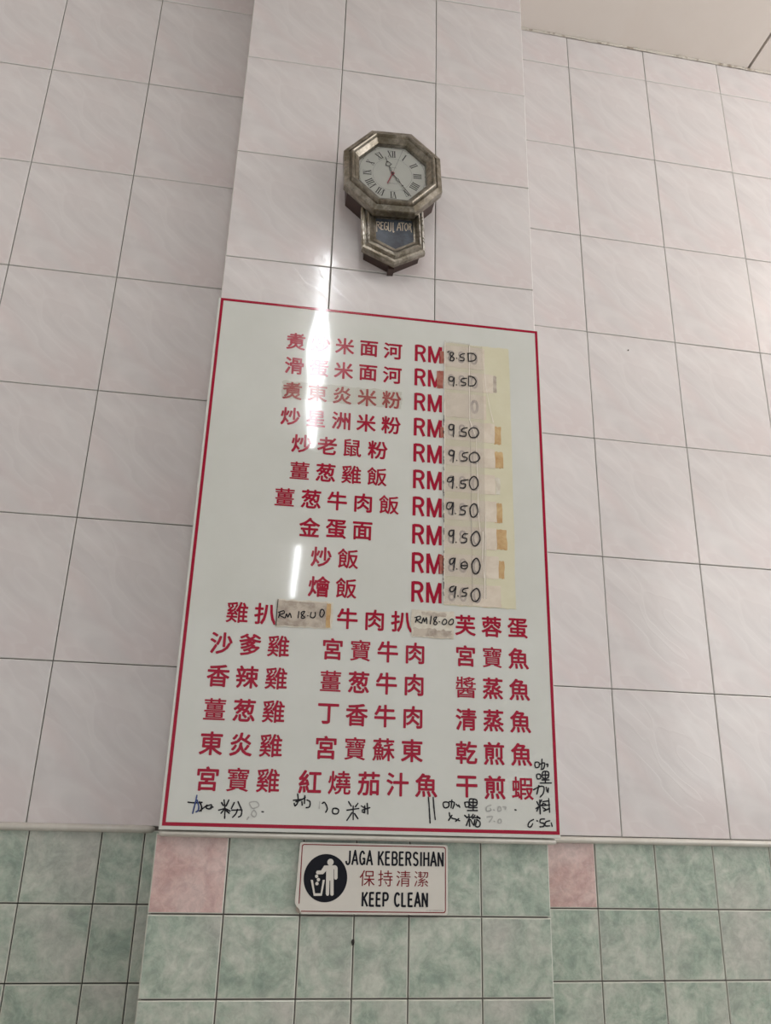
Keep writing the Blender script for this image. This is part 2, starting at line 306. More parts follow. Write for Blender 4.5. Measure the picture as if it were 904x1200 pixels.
# cream half-round listello between white and green
def listello(name, x0, x1, zc, hh, out, loc, rot, label, round0=False, round1=False):
    g = G(); N = 9; rings = []
    xs = [x0+(x1-x0)*t for t in (0,.003,.010,.25,.5,.75,.990,.997,1)]
    for i, x in enumerate(xs):
        e = 1.0
        if round0 and i < 3: e = (.25,.75,1)[i]
        if round1 and i > 5: e = (1,.75,.25)[i-6]
        rings.append([(x, .006-(out+.006)*e*max(0,math.sin(t*math.pi/(N-1)))**.7, zc-hh*(.35+.65*e)*math.cos(t*math.pi/(N-1))) for t in range(N)])
    g.rings(rings); g.poly(rings[0]); g.poly(rings[-1][::-1])
    return tag(g.make(name, M['trim'], None, loc, rot, smooth=True), label, kind='structure')
listello('trim_1', -1.62, -.0135, -.0047, .0078, .014, (0, YL, 0), (0,0,aL), 'cream half-round tile trim on the left recessed wall', round1=True)
listello('trim_2', .0090, .7480, -.0062, .0062, .019, (0, 0, 0), (0,0,0), 'cream half-round tile trim under the menu board', round0=True, round1=True)
listello('trim_3', -.0060, 1.40, -.0070, .0070, .014, (.76, YR, 0), (0,0,aR), 'cream half-round tile trim on the right recessed wall')
# ceiling: plaster boards on a dark void, joint running towards the room at x = 1.558
g = G(); g.box(-5, 6, -9, .30, CE+.03, CE+.08)
ce = tag(g.make('ceiling', M['black'], None, (0,0,0)), 'flat off-white ceiling boards with a dark open joint', kind='structure')
xs = [-5,-3.742,-2.217,-.692,.833-.05,1.5585,3.083,4.6,6]
def board(x0,x1,y0,y1):
    g = G(); g.box(x0+.0045,x1-.0045,y0+.003,y1-.003,CE,CE+.03); g.make('ceiling_board', M['plaster'], ce, (0,0,0))
for a,b in ((-5,-1.4),(-1.4,1.5585),(1.5585,4.5),(4.5,6)):
    for c,d in ((-9,-6),(-6,-3),(-3,.22)): board(a,b,c,d)
# ragged sealant where the tiles meet the ceiling
def sealant(x0, x1, y, rot, loc, parent):
    g = G(); n = 90; top=[]; bot=[]
    for i in range(n+1):
        x = x0+(x1-x0)*i/n
        bot.append((x, -.0012-rnd.uniform(0,.001), CE-.0050-rnd.uniform(0,.0025))); top.append((x, -.0035-rnd.uniform(0,.0035), CE-.0005))
    for i in range(n):
        g.poly([bot[i],bot[i+1],top[i+1],top[i]])
    return g
for nm,(x0,x1,loc,rot) in dict(r=(-.006,1.4,(.76,YR,0),(0,0,aR)), l=(-1.62,.012,(0,YL,0),(0,0,aL)), p=(.012,.7527,(0,0,0),(0,0,0))).items():
    g = sealant(x0,x1,0,rot,loc,None); o = g.make('sealant_bead', M['sealant'], None, loc, rot)
    o.parent = ce; o.matrix_parent_inverse = Matrix.Translation(P(0,0,0)).inverted()
g = G(); g.box(-5,6,-9,.30,-1.55,-1.5)
tag(g.make('floor', M['floor'], None, (0,0,0)), 'plain cement floor of the eating house', kind='structure')
g = G(); g.box(-3.1,-3.0,-4.5,.30,-1.5,CE)  # unseen wall, added to keep ambient light off the lower left
tag(g.make('left_light_block', plain('cream_light_block', (.42,.40,.37), .8, scale=5), None, (0,0,0)), 'added unseen cream wall at the far left, blocking light from that side', kind='structure')

# ------------------------------------------------------------------ fluorescent battens seen reflected in the board
def emis(name, col, st):
    m = bpy.data.materials.new(name); m.use_nodes = True; nt = m.node_tree
    b = nt.nodes['Principled BSDF']; b.inputs['Emission Color'].default_value = (*col,1); b.inputs['Emission Strength'].default_value = st; b.inputs['Base Color'].default_value=(.8,.8,.8,1)
    return m
M['tube'] = emis('fluorescent_tube', (.93,.97,1.0), TUBE)
M['enamel'] = plain('white_enamel', (.75,.75,.73), .4)
def batten(x, y0, x1, y1, label):
    yc = (y0+y1)/2; L = math.hypot(y1-y0, x1-x)/2
    e = bpy.data.objects.new('batten_lamp', None); e.location = P((x+x1)/2, yc, CE); e.rotation_euler = (0, 0, math.atan2(x1-x, y0-y1)); link(e)
    tag(e, label, 'lamp', 'fluorescent battens on the ceiling')
    g = G(); g.prism([(-.03,-.001),(-.018,-.03),(.018,-.03),(.03,-.001)], L, -L); g.make('housing', M['enamel'], e)
    for s in (-1,1):
        g = G(); g.box(-.012,.012,s*L-.012,s*L+.012,-.065,-.028); g.make('lamp_holder', M['enamel'], e)
    g = G(); r=.019; rings=[[(r*math.cos(t*math.pi/8), yy, -.048+r*math.sin(t*math.pi/8)) for t in range(16)] for yy in(-L+.012,L-.012)]
    g.rings(rings); g.make('tube', M['tube'], e, smooth=True)
batten(.294, -1.27, .352, -3.26, 'fluorescent batten on the ceiling, the one nearer the pillar')
batten(.367, -5.49, .384, -7.40, 'fluorescent batten on the ceiling, the one farther from the pillar')

# two dark specks of grime
SP1 = (.3660, -.1790); SP2 = (1.0600, 1.1972)
for par, x, z, r_, sq in ((pil, SP1[0], SP1[1], .0030, 2.0), (wr, SP2[0]-.76, SP2[1], .0016, 1.3)):
    g = G(); g.prism([(x+r_*math.cos(t*math.pi/5)*rnd.uniform(.7,1.1), z+r_*sq*math.sin(t*math.pi/5)*rnd.uniform(.7,1.1)) for t in range(10)], .001, -.0022)
    g.make('grime_speck', M['black'], par)

# ------------------------------------------------------------------ lettering helpers
_glyph = {}
def glyph(ch):
    """triangulated outline of one character, in em units, centred on its box"""
    if ch not in _glyph:
        cu = bpy.data.curves.new('glyph', 'FONT'); cu.body = ch; cu.size = 1; cu.resolution_u = 3
        o = bpy.data.objects.new('glyph', cu); C.objects.link(o); bpy.context.view_layer.update()
        me = bpy.data.meshes.new_from_object(o.evaluated_get(bpy.context.evaluated_depsgraph_get()))
        vs = [(v.co.x, v.co.y) for v in me.vertices]; fs = [tuple(p.vertices) for p in me.polygons]
        bpy.data.objects.remove(o); bpy.data.meshes.remove(me); bpy.data.curves.remove(cu)
        xs = [a for a,_ in vs]; ys = [b for _,b in vs]
        cx, cy = (min(xs)+max(xs))/2, (min(ys)+max(ys))/2
        _glyph[ch] = ([(a-cx, b-cy) for a,b in vs], fs, max(xs)-min(xs), max(ys)-min(ys))
    return _glyph[ch]
def put_glyph(g, ch, x, z, size, y, bold=.02, sx=1.0):
    vs, fs, wd, ht = glyph(ch); em = size/.92
    k = 6 if bold else 1
    for q in range(k):
        dx = bold*em*math.cos(q*math.pi*2/k+.5) if bold else 0; dz = bold*em*math.sin(q*math.pi*2/k+.5) if bold else 0
        b = len(g.v); yy = y - q*4e-6
        g.v += [(x+a*em*sx+dx, yy, z+c*em+dz) for a,c in vs]
        g.f += [tuple(b+i for i in f) for f in fs]; g.m += [0]*len(fs)
def arc(cx, cz, rx, rz, a0, a1, n=7):
    return [(cx+rx*math.cos(math.radians(a0+(a1-a0)*i/n)), cz+rz*math.sin(math.radians(a0+(a1-a0)*i/n))) for i in range(n+1)]
SANS = {  # strokes in a box of width 1 and height 1
 'R':[[(.1,0),(.1,1)],[(.1,.95),(.55,.95)]+arc(.55,.73,.33,.22,90,-90)+[(.1,.51)],[(.55,.5),(.92,0)]],
 'M':[[(.07,0),(.07,1)],[(.09,1),(.5,.04),(.91,1)],[(.93,1),(.93,0)]],
 'J':[[(.85,1),(.85,.28)]+arc(.48,.27,.37,.24,0,-180)],
 'A':[[(.02,0),(.5,1),(.98,0)],[(.2,.33),(.8,.33)]],
 'G':[arc(.5,.5,.4,.46,35,325,12)+[(.9,.1),(.9,.45),(.55,.45)]],
 'K':[[(.1,0),(.1,1)],[(.9,1),(.1,.4)],[(.35,.58),(.95,0)]],
 'E':[[(.1,0),(.1,1)],[(.1,.95),(.9,.95)],[(.1,.52),(.82,.52)],[(.1,.05),(.93,.05)]],
 'B':[[(.1,0),(.1,1)],[(.1,.95),(.5,.95)]+arc(.55,.74,.3,.21,90,-90)+[(.1,.53)],[(.5,.53)]+arc(.55,.29,.36,.24,90,-90)+[(.1,.05)]],
 'S':[arc(.5,.73,.36,.22,25,270,9)+arc(.5,.27,.38,.23,90,-155,9)],
 'I':[[(.5,0),(.5,1)]], 'H':[[(.1,0),(.1,1)],[(.9,0),(.9,1)],[(.1,.53),(.9,.53)]],
 'N':[[(.1,0),(.1,1)],[(.1,1),(.9,0)],[(.9,0),(.9,1)]],
 'P':[[(.1,0),(.1,1)],[(.1,.95),(.5,.95)]+arc(.55,.7,.34,.25,90,-90)+[(.1,.45)]],
 'C':[arc(.52,.5,.42,.46,40,320,12)], 'L':[[(.1,0),(.1,1)],[(.1,.05),(.9,.05)]],
}
def sans(g, text, x0, x1, zc, h, y, wd):
    ws = {'I':.35,' ':.45,'M':1.25,'J':.85,'L':.85,'E':.88}; tot = sum(ws.get(c,1) for c in text) + .28*(len(text)-1)
    u = (x1-x0)/tot; x = x0
    for c in text:
        wl_ = ws.get(c,1)*u
        for s in SANS.get(c, []):
            g.stroke([(x+a*wl_, zc-h/2+b*h) for a,b in s], wd, y, ends=False)
        x += wl_ + .28*u
def smooth(p):
    if len(p) < 3: return p
    cl = p[0] == p[-1]; q = p[:-1] if cl else p; n = len(q); out = []
    for i in range(n if cl else n-1):
        a, b_, c, d = (q[(i-1)%n], q[i], q[(i+1)%n], q[(i+2)%n]) if cl else (q[max(i-1,0)], q[i], q[i+1], q[min(i+2,n-1)])
        for t in (0, .34, .67):
            out.append(tuple(.5*((2*b_[k])+(-a[k]+c[k])*t+(2*a[k]-5*b_[k]+4*c[k]-d[k])*t*t+(-a[k]+3*b_[k]-3*c[k]+d[k])*t**3) for k in (0,1)))
    out.append(p[-1]); return out
def hand(g, data, wd, y, sc_=1e4, wob=.25):
    for s in data: g.stroke(smooth([(s[i]/sc_, s[i+1]/sc_) for i in range(0,len(s),2)]), wd, y, wob=wob*.6)
def ragged(x0, x1, z0, z1, amp, n=14, seed=0):
    r = random.Random(seed); pts=[]
    for i in range(n): pts.append((x0+(x1-x0)*i/n, z0+r.uniform(-amp,amp)))
    for i in range(max(3,n//3)): pts.append((x1+r.uniform(-amp,amp), z0+(z1-z0)*i/max(3,n//3)))
    for i in range(n): pts.append((x1-(x1-x0)*i/n, z1+r.uniform(-amp,amp)))
    for i in range(max(3,n//3)): pts.append((x0+r.uniform(-amp,amp), z1-(z1-z0)*i/max(3,n//3)))
    return pts

# ------------------------------------------------------------------ menu board
m, nt, b = newmat('glossy_board', rough=.045, spec=.5)
v = coords(nt); n1 = noise(nt, v, 2.2, 1, .4); n2 = noise(nt, v, 12, 4, .6)
r = ramp(nt, [(.35,(.575,.585,.548)),(.7,(.605,.615,.582))]); nt.links.new(n2.outputs[0], r.inputs[0]); nt.links.new(r.outputs[0], b.inputs['Base Color'])
def swell(nt, b):
    # the thin sheet is very slightly dished, 0.4 mm deep, in its upper middle
    sx = nt.nodes.new('ShaderNodeSeparateXYZ'); nt.links.new(coords(nt), sx.inputs[0])
    def mt(op, a, b_=None):
        k = nt.nodes.new('ShaderNodeMath'); k.operation = op
        for i, q in enumerate((a, b_)):
            if q is None: continue
            if isinstance(q, (int, float)): k.inputs[i].default_value = q
            else: nt.links.new(q, k.inputs[i])
        return k.outputs[0]
    d = mt('SUBTRACT', sx.outputs[0], .187); e = mt('EXPONENT', mt('MULTIPLY', mt('MULTIPLY', d, d), -1/(2*.032**2)))
    rp = ramp(nt, [(0,(0,0,0)),(.10,(0,0,0)),(.33,(.85,.85,.85)),(.46,(.40,.40,.40)),(.62,(1,1,1)),(.80,(.95,.95,.95)),(1,(.15,.15,.15))]); rp.color_ramp.interpolation = 'B_SPLINE'
    nt.links.new(mt('DIVIDE', mt('SUBTRACT', sx.outputs[2], .60), .289), rp.inputs[0])
    h = mt('MULTIPLY', mt('MULTIPLY', e, rp.outputs[0]), -.00060)
    n = nt.nodes.new('ShaderNodeBump'); n.inputs['Strength'].default_value = 1; n.inputs['Distance'].default_value = 1
    nt.links.new(h, n.inputs['Height']); nt.links.new(n.outputs[0], b.inputs['Normal'])
swell(nt, b)
M['board'] = m
m, nt, b = newmat('crimson_vinyl', rough=.06, col=(.315,.003,.026), spec=.36); swell(nt, b); M['red'] = m
M['ink'] = plain('black_marker', (.012,.012,.016), .6, var=.3, bs=0, spec=.2)
M['blueink'] = plain('blue_ink', (.03,.06,.22), .6, bs=0)
M['faint'] = plain('rubbed_marker', (.36,.36,.345), .6, var=.2, bs=0)
M['ghost'] = stained('old_print_showing_through', (.27,.235,.225), (.43,.37,.33), 60, .35, .6, rough=.6, bs=0)
M['paper'] = stained('greyed_price_sticker', (.580,.500,.410), (.665,.595,.500), 38, .36, .62, rough=.45, bs=.15)
M['yellow'] = stained('yellowed_tape', (.575,.545,.385), (.630,.605,.455), 14, .3, .7, rough=.3, bs=.1)
M['brown'] = stained('brown_tape_glue', (.42,.235,.085), (.56,.40,.20), 45, .35, .65, rough=.5)
M['dirty'] = stained('dirty_paper', (.30,.245,.205), (.50,.44,.37), 48, .36, .58, rough=.7, sxyz=(1,1,1.2))
M['cream'] = stained('torn_cream_tape', (.52,.46,.37), (.63,.60,.52), 60, .35, .6, rough=.5)
M['cleartape'] = stained('clear_tape', (.36,.26,.12), (.62,.56,.40), 40, .30, .50, rough=.12, bs=.1, alpha=.09)
M['creased'] = stained('creased_clear_tape', (.62,.56,.50), (.72,.68,.62), 30, .35, .65, rough=.1, bs=.1, alpha=.15)
M['smudge'] = stained('red_brown_smudge', (.26,.055,.035), (.36,.14,.10), 90, .35, .6, rough=.7)

bd = bpy.data.objects.new('menu_board', None); bd.location = P(.010, -.020, 0); link(bd)
tag(bd, 'tall glossy white menu board with crimson border and crimson dishes and prices, below the clock', 'menu board')
BW, BH = .742, 1.111
# sheet, very slightly bowed near its upper end
nx, nz = 16, 40
def bow(x, z): return 0.0
g = G(); g.bevbox(0, BW, .012, 0, 0, BH, .0012); g.make('sheet', M['board'], bd)
g = G(); bo = (.0052, BW-.0018, .0066, BH-.0008); t = .0062
g.box(bo[0], bo[1], -.0003, .0002, bo[3]-t, bo[3]); g.box(bo[0], bo[1], -.0003, .0002, bo[2], bo[2]+t)
g.box(bo[0], bo[0]+t, -.0003, .0002, bo[2]+t, bo[3]-t); g.box(bo[1]-t, bo[1], -.0003, .0002, bo[2]+t, bo[3]-t)
g.make('border', M['red'], bd)
YT = -.0004
Z = lambda k: 1.018 - k*.06197
DISH = [('煑炒米面河',.1788,0),('滑蛋米面河',.1788,1),('煑東炎米粉',.1788,2),('炒星洲米粉',.1788,3),('炒老鼠粉',.206,4),('薑葱雞飯',.206,5),
 ('薑葱牛肉飯',.1788,6),('金蛋面',.234,7),('炒飯',.2612,8),('燴飯',.2600,9),('雞扒',.1035,10),('牛肉扒',.3200,10),('芙蓉蛋',.5605,10),
 ('沙爹雞',.0785,11),('宮寶牛肉',.2935,11),('宮寶魚',.5605,11),('香辣雞',.0785,12),('薑葱牛肉',.2925,12),('醬蒸魚',.5605,12),
 ('薑葱雞',.0780,13),('丁香牛肉',.2910,13),('清蒸魚',.5605,13),('東炎雞',.0776,14),('宮寶蘇東',.2900,14),('乾煎魚',.5605,14),
 ('宮寶雞',.0770,15),('紅燒茄汁魚',.2635,15),('干煎蝦',.5608,15)]
for text, x, k in DISH:
    g = G()
    for i, ch in enumerate(text): put_glyph(g, ch, x+i*.0547, Z(k)-.0005, .0405, YT, bold=.010 if ch in '薑寶醬' else .016 if ch in '雞飯蝦燒鼠蘇' else .024)
    g.make('dish_name', M['red'], bd)
for k in range(10):
    g = G(); sans(g, 'RM', .4490, .5100, Z(k)+.0010, .0425, YT, .0066)
    g.make('currency_lettering', M['red'], bd)
# marker writing along the foot and the right edge
for a,b_ in ((0,7),(7,18),(18,19),(19,25),(25,26),(26,27),(27,33),(33,38),(38,39),(39,40),(40,45),(45,52),(52,56),(56,66),(66,67),(67,71),(71,77),(77,81),(81,92),(92,93),(93,94),(94,95),(95,96),(96,97)):
    g = G(); hand(g, MARKS[a:b_], .0026, YT-.0001); g.make('marker_writing', M['ink'], bd)
g = G(); hand(g, MARKS[1:2]+MARKS[2:3], .0024, YT-.00015, wob=.1); g.make('pen_stroke', M['blueink'], bd)
for a,b_ in ((0,3),(3,4),(5,9),(9,12)):
    g = G(); hand(g, FAINT[a:b_], .0020, YT-.0001); g.make('rubbed_writing', M['faint'], bd)
# yellowed tape behind the prices
def patch(name, pts, y0, y1, mat, parent=bd):
    g = G(); g.prism(pts, y0, y1); return g.make(name, mat, parent)
patch('yellowed_tape', ragged(.516, .6685, .437, 1.0535, .0012, 24, 3), -.0002, -.0006, M['yellow'])
PZ = [0,1,3,4,5,6,7,8,9]
ends = [.6105,.6300,.612,.6310,.6300,.6290,.6310,.6300,.6330,.6360]
for k in range(10):
    z = Z(k)+.002; hh = (.029,.0245,.031,.0245,.0240,.0235,.0245,.0250,.0250,.0235)[k]
    st = patch('price_sticker', ragged(.5155, ends[k], z-hh, z+hh*.93, .0008, 12, 20+k), -.0005, -.0011, M['paper'])
    # older print ghosting through the paper
    g = G()
    for i, ch in enumerate(('8.80','8.80','0.00','8.80','9.00','8.80','8.80','8.80','8.80','8.00')[k]):
        if k == 2 and i < 3: continue
        if ch != '.': put_glyph(g, ch, .532+(0,0,.024,.0535)[i], z-.001, .040 if i<3 else .043, -.00115, bold=.012 if k!=2 else .03, sx=.8)
    g.make('old_print', M['ghost'], st, )
    if k in PZ:
        g = G(); hand(g, PRICES[PZ.index(k)], .0026, -.0026, wob=.2); g.make('handwritten_price', M['ink'], st)
# brown glue tabs at the right ends of the stickers
for k, (x0,x1,a,b_) in {1:(.630,.638,-.020,.022),3:(.629,.646,-.025,.018),4:(.628,.648,-.020,.019),5:(.630,.640,-.020,.020),6:(.627,.643,-.023,.022),7:(.627,.652,-.021,.025),8:(.630,.645,-.022,.016),9:(.590,.636,-.0215,-.008)}.items():
    z = Z(k)
    pts = ragged(x0, x1, z+a, z+b_, .0014, 6, 60+k)
    patch('glue_tab', pts, -.0005, -.0010, M['dirty'] if k==1 else M['cream'] if k==5 else M['brown'])
# lengthwise clear tape over the stickers, with raised creases
patch('clear_tape', ragged(.5165, .5760, .440, 1.057, .0008, 30, 5), -.0016, -.0019, M['creased'])
patch('clear_tape', ragged(.5735, .6060, .455, 1.052, .0012, 30, 6), -.0013, -.0015, M['creased'])
g = G()
for pts in ([(.5175,1.055),(.5170,.9),(.5165,.75),(.5160,.60),(.5160,.445)], [(.5755,1.05),(.574,.95),(.574,.86),(.588,.82),(.590,.72),(.5905,.64),(.594,.60)], [(.609,1.01),(.612,.95),(.620,.90),(.628,.86)], [(.6065,.64),(.6045,.56),(.6010,.455)], [(.600,.60),(.598,.54),(.601,.50)]):
    g.stroke(pts, .0014, -.0021, wob=.4)
g.make('tape_crease', plain('pale_crease', (.74,.69,.62), .3, bs=0), bd)
g = G(); rr = random.Random(11)
for i in range(46):
    z = rr.uniform(.44,.86); g.stroke([(.5145+rr.uniform(-.0006,.0012), z),(.5145+rr.uniform(-.0006,.0012), z+rr.uniform(.002,.010))], .0012, -.0022)
tag(g.make('tape_dirt', M['ink'], bd), kind='stuff')
for x0,x1,z0,z1 in ((.5070,.5150,Z(0)-.020,Z(0)+.012),(.4995,.5145,Z(1)-.022,Z(1)+.022),(.508,.515,Z(3)-.02,Z(3)+.005),(.507,.515,Z(8)-.02,Z(8)+.02)):
    patch('smudge', ragged(x0,x1,z0,z1,.0012,6,int(x0*9e4)), -.0005, -.0008, M['smudge'])
# tape across the third dish
patch('clear_tape', ragged(.156, .420, .874, .917, .0022, 30, 9), -.0006, -.0008, M['cleartape'])
# the two 18.00 stickers
s = patch('price_sticker', ragged(.1790, .2905, .3745, .4290, .0012, 16, 31), -.0004, -.0010, M['cream'])
g = G(); g.prism(ragged(.1800, .2795, .3770, .4265, .0008, 16, 32), -.0008, -.0014); g.make('paper_label', M['dirty'], s)
g = G(); g.prism(ragged(.2775, .2860, .3765, .4250, .0012, 6, 33), -.0008, -.00145); g.make('glue_tab', M['brown'], s)
g = G(); hand(g, RM18A, .0023, -.0017, wob=.2); g.stroke([(.1802,.376),(.1798,.40),(.1806,.428)], .0015, -.0017); g.make('handwritten_price', M['ink'], s)
s = patch('price_sticker', ragged(.4490, .5370, .3680, .4235, .0012, 16, 34), -.0004, -.0010, M['cream'])
g = G(); g.prism(ragged(.4520, .5330, .3700, .3860, .0028, 18, 35), -.0008, -.0012); g.prism(ragged(.470, .520, .4120, .4200, .002, 12, 36), -.0008, -.0012); g.make('brown_stain', M['dirty'], s)
g = G(); hand(g, RM18B, .0023, -.0017, wob=.2); g.make('handwritten_price', M['ink'], s)

# ------------------------------------------------------------------ keep-clean sign on the green tiles
sg = bpy.data.objects.new('notice_plate', None); sg.location = P(0, -.0060, 0); link(sg)
tag(sg, 'small white notice with black litter symbol and chipped corner, below the menu board', 'sign')
def rr_(x0,x1,z0,z1,r,n=5,chip=False):
    pts=[]
    for cx,cz,a in ((x0+r,z0+r,180),(x1-r,z0+r,270),(x1-r,z1-r,0),(x0+r,z1-r,90)):
        if chip and a==180: continue
        for i in range(n+1): pts.append((cx+r*math.cos(math.radians(a+90*i/n)), cz+r*math.sin(math.radians(a+90*i/n))))
    return pts
M['plate'] = plain('aged_white_plate', (.60,.575,.525), .35, var=.04, scale=8, bs=.05)
M['signblack'] = plain('black_print', (.008,.009,.014), .5, bs=0, spec=.15)
M['maroon'] = plain('maroon_print', (.19,.008,.014), .5, bs=0, spec=.2)
pts = [(.2720,-.1332)] + [(.2700,-.1300),(.2672,-.1265),(.2620,-.1225),(.2588,-.1170),(.2580,-.1120)][::-1] if False else None
out = rr_(.2620,.5360,-.1333,-.0160,.005,chip=True)
body = [(.2585,-.1110),(.2590,-.1165),(.2625,-.1220),(.2668,-.1255),(.2690,-.1300),(.2722,-.1332)] + out + [(.2608,-.060),(.2596,-.090)]
g = G(); g.prism(body, 0, -.0040); g.make('plate', M['plate'], sg)
g = G(); o_ = rr_(.2655,.5322,-.1300,-.0190,.0045); i_ = rr_(.2672,.5306,-.1284,-.0206,.0035)
n = len(o_)
for i in range(n):
    j=(i+1)%n
    if min(o_[i][0],o_[j][0])<.2700 and min(o_[i][1],o_[j][1])<-.118: continue
    g.poly([(o_[i][0],-.0043,o_[i][1]),(o_[j][0],-.0043,o_[j][1]),(i_[j][0],-.0043,i_[j][1]),(i_[i][0],-.0043,i_[i][1])])
g.poly([(.2655,-.0043,-.118),(.2672,-.0043,-.116),(.2672,-.0043,-.024),(.2655,-.0043,-.024)])
g.make('border', M['maroon'], sg)
g = G(); g.prism([(.2655,-.1310),(.2725,-.1335),(.2705,-.1300),(.2650,-.1240),(.2620,-.1222),(.2622,-.1280)][::-1] if False else [(.2622,-.1215),(.2615,-.1290),(.2660,-.1330),(.2725,-.1325),(.2690,-.1290),(.2665,-.1245)], .0005, -.0012)
g.make('corner_residue', M['dirty'], sg)
g = G(); g.poly([(.3112+.0393*math.cos(t*math.pi/32), -.0043, -.0748+.0397*math.sin(t*math.pi/32)) for t in range(64)]); g.make('black_disc', M['signblack'], sg)
def flat(g, pts, y): g.poly([(x/1e4, y, z/1e4) for x,z in pts])
pr = lambda a: [(a[i],a[i+1]) for i in range(0,len(a),2)]
g = G(); flat(g, pr(FIGURE[0]), -.0046); flat(g, pr(BIN[0]), -.0046)
for a in BALLS:
    (x,z),(x2,z2) = pr(a); rd = math.hypot(x2-x,z2-z); flat(g, [(x+rd*math.cos(t*math.pi/10), z+rd*math.sin(t*math.pi/10)) for t in range(20)], -.0046)
bm = bmesh.new(); me = mesh_of('litter_symbol', g.v, g.f, M['plate']); bm.from_mesh(me); bmesh.ops.triangulate(bm, faces=bm.faces[:]); bm.to_mesh(me); bm.free()
add('litter_symbol', me, sg)
g = G(); sans(g, 'JAGA KEBERSIHAN', .3462, .5275, -.0405, .0238, -.0043, .0033); g.make('sign_lettering', M['signblack'], sg)
g = G(); sans(g, 'KEEP CLEAN', .3785, .4985, -.1087, .0232, -.0043, .0036); g.make('sign_lettering', M['signblack'], sg)
g = G()
for i, ch in enumerate('保持清潔'): put_glyph(g, ch, .3868+i*.0332, -.0740, .0265, -.0043, bold=0)
g.make('sign_lettering', M['maroon'], sg)
g = G(); rr = random.Random(4); x=.4965
while x < .5265:
    if rr.random()>.15: g.stroke([(x,-.1262+rr.uniform(-.0004,.0004)),(x+.0008,-.1248)], .0005, -.0043)
    x += .0013
tag(g.make('small_print', M['faint'], sg), kind='stuff')

# ------------------------------------------------------------------ octagonal wall clock
M['case'] = plain('dark_brown_plastic', (.055,.030,.024), .5, var=.25, scale=40)
def bronze(name, lo, hi, th=(.42,.62), sxyz=(1,1,1), rough=.29):
    m, nt, b = newmat(name, rough=rough, metal=.7)
    n = noise(nt, mapping(nt, coords(nt), scale=sxyz), 28, 6, .7, .5); n2 = noise(nt, coords(nt), 120, 4, .6)
    r = ramp(nt, [(th[0],lo),(th[1],hi)]); nt.links.new(n.outputs[0], r.inputs[0])
    r2 = ramp(nt, [(.35,(.75,.75,.75)),(.6,(1.1,1.1,1.1))]); nt.links.new(n2.outputs[0], r2.inputs[0])
    nt.links.new(mixc(nt, 1.0, r.outputs[0], r2.outputs[0], 'MULTIPLY'), b.inputs['Base Color'])
    bump(nt, b, n2.outputs[0], .3, .0006); return m
M['bezel'] = bronze('tarnished_bronze', (.17,.145,.105), (.36,.325,.275))
M['silver'] = bronze('worn_silver_plating', (.22,.19,.14), (.74,.71,.66), (.40,.50), (1,1,.35))
M['dial'] = plain('cream_dial', (.80,.79,.73), .5, var=.03, scale=12, bs=0)
M['numeral'] = plain('dark_numeral', (.06,.055,.045), .5, bs=0)
M['ringgrey'] = plain('grey_ring', (.30,.29,.27), .5, bs=0)
M['redhand'] = plain('red_hand', (.55,.06,.10), .4, bs=0)
M['bluepane'] = stained('dusty_dark_panel', (.040,.046,.060), (.105,.125,.155), 22, .35, .7, rough=.25, bs=.1)
M['gold'] = plain('pale_gold_print', (.60,.50,.38), .4, bs=0)
m = bpy.data.materials.new('clock_glass'); m.use_nodes = True; nt = m.node_tree
for n in list(nt.nodes): nt.nodes.remove(n)
o_ = nt.nodes.new('ShaderNodeOutputMaterial'); mx = nt.nodes.new('ShaderNodeMixShader'); tr = nt.nodes.new('ShaderNodeBsdfTransparent'); gl_ = nt.nodes.new('ShaderNodeBsdfGlossy'); fr = nt.nodes.new('ShaderNodeFresnel')
gl_.inputs['Roughness'].default_value = .08; tr.inputs[0].default_value = (.95,.95,.94,1); fr.inputs[0].default_value = 1.45
nt.links.new(fr.outputs[0], mx.inputs[0]); nt.links.new(tr.outputs[0], mx.inputs[1]); nt.links.new(gl_.outputs[0], mx.inputs[2]); nt.links.new(mx.outputs[0], o_.inputs[0])
M['glass'] = m
ck = bpy.data.objects.new('wall_clock', None); ck.location = P(.3883, 0, 1.4725); ck.rotation_euler = (0, -math.radians(3.0), 0); link(ck)
tag(ck, 'octagonal bronze wall clock with pointed lower case, hanging on the pillar above the menu board', 'clock')
octa = lambda R: [(R*math.cos(math.radians(22.5+45*i)), R*math.sin(math.radians(22.5+45*i))) for i in range(8)]
def pent(hw, top, sh, tip): return [(-hw,sh),(0,tip),(hw,sh),(hw,top),(-hw,top)]
g = G(); g.prism(octa(.1165), -.0005, -.062); g.prism(pent(.066,-.08,-.1985,-.2345), -.0005, -.042); g.box(-.010,.004,-.026,-.0005,-.2395,-.2290)
g.make('case', M['case'], ck)
prof = [(.1135,.058),(.1275,.060),(.1275,.078),(.1262,.0815),(.1150,.0860),(.1130,.0830),(.1115,.0835),(.1080,.0925),(.1050,.0945),(.1025,.0925),(.1000,.0880),(.0985,.0885),(.0900,.0820),(.0880,.0800),(.0870,.0690)]
g = G(); g.rings([[(x,-d,z) for x,z in octa(R)] for R,d in prof][::-1]); g.make('bezel', M['bezel'], ck)
g = G(); g.prism(octa(.0885), -.058, -.0690); g.make('dial', M['dial'], ck)
def ringmesh(R, wd, d, mat, name):
    g = G(); n=72
    for i in range(n):
        a=2*math.pi*i/n; c=2*math.pi*(i+1)/n
        g.poly([(R*math.cos(a),-d,R*math.sin(a)),(R*math.cos(c),-d,R*math.sin(c)),((R-wd)*math.cos(c),-d,(R-wd)*math.sin(c)),((R-wd)*math.cos(a),-d,(R-wd)*math.sin(a))])
    return g.make(name, mat, ck)
ringmesh(.0812,.0007,.0693,M['ringgrey'],'chapter_ring'); ringmesh(.0480,.0005,.0693,M['ringgrey'],'chapter_ring')
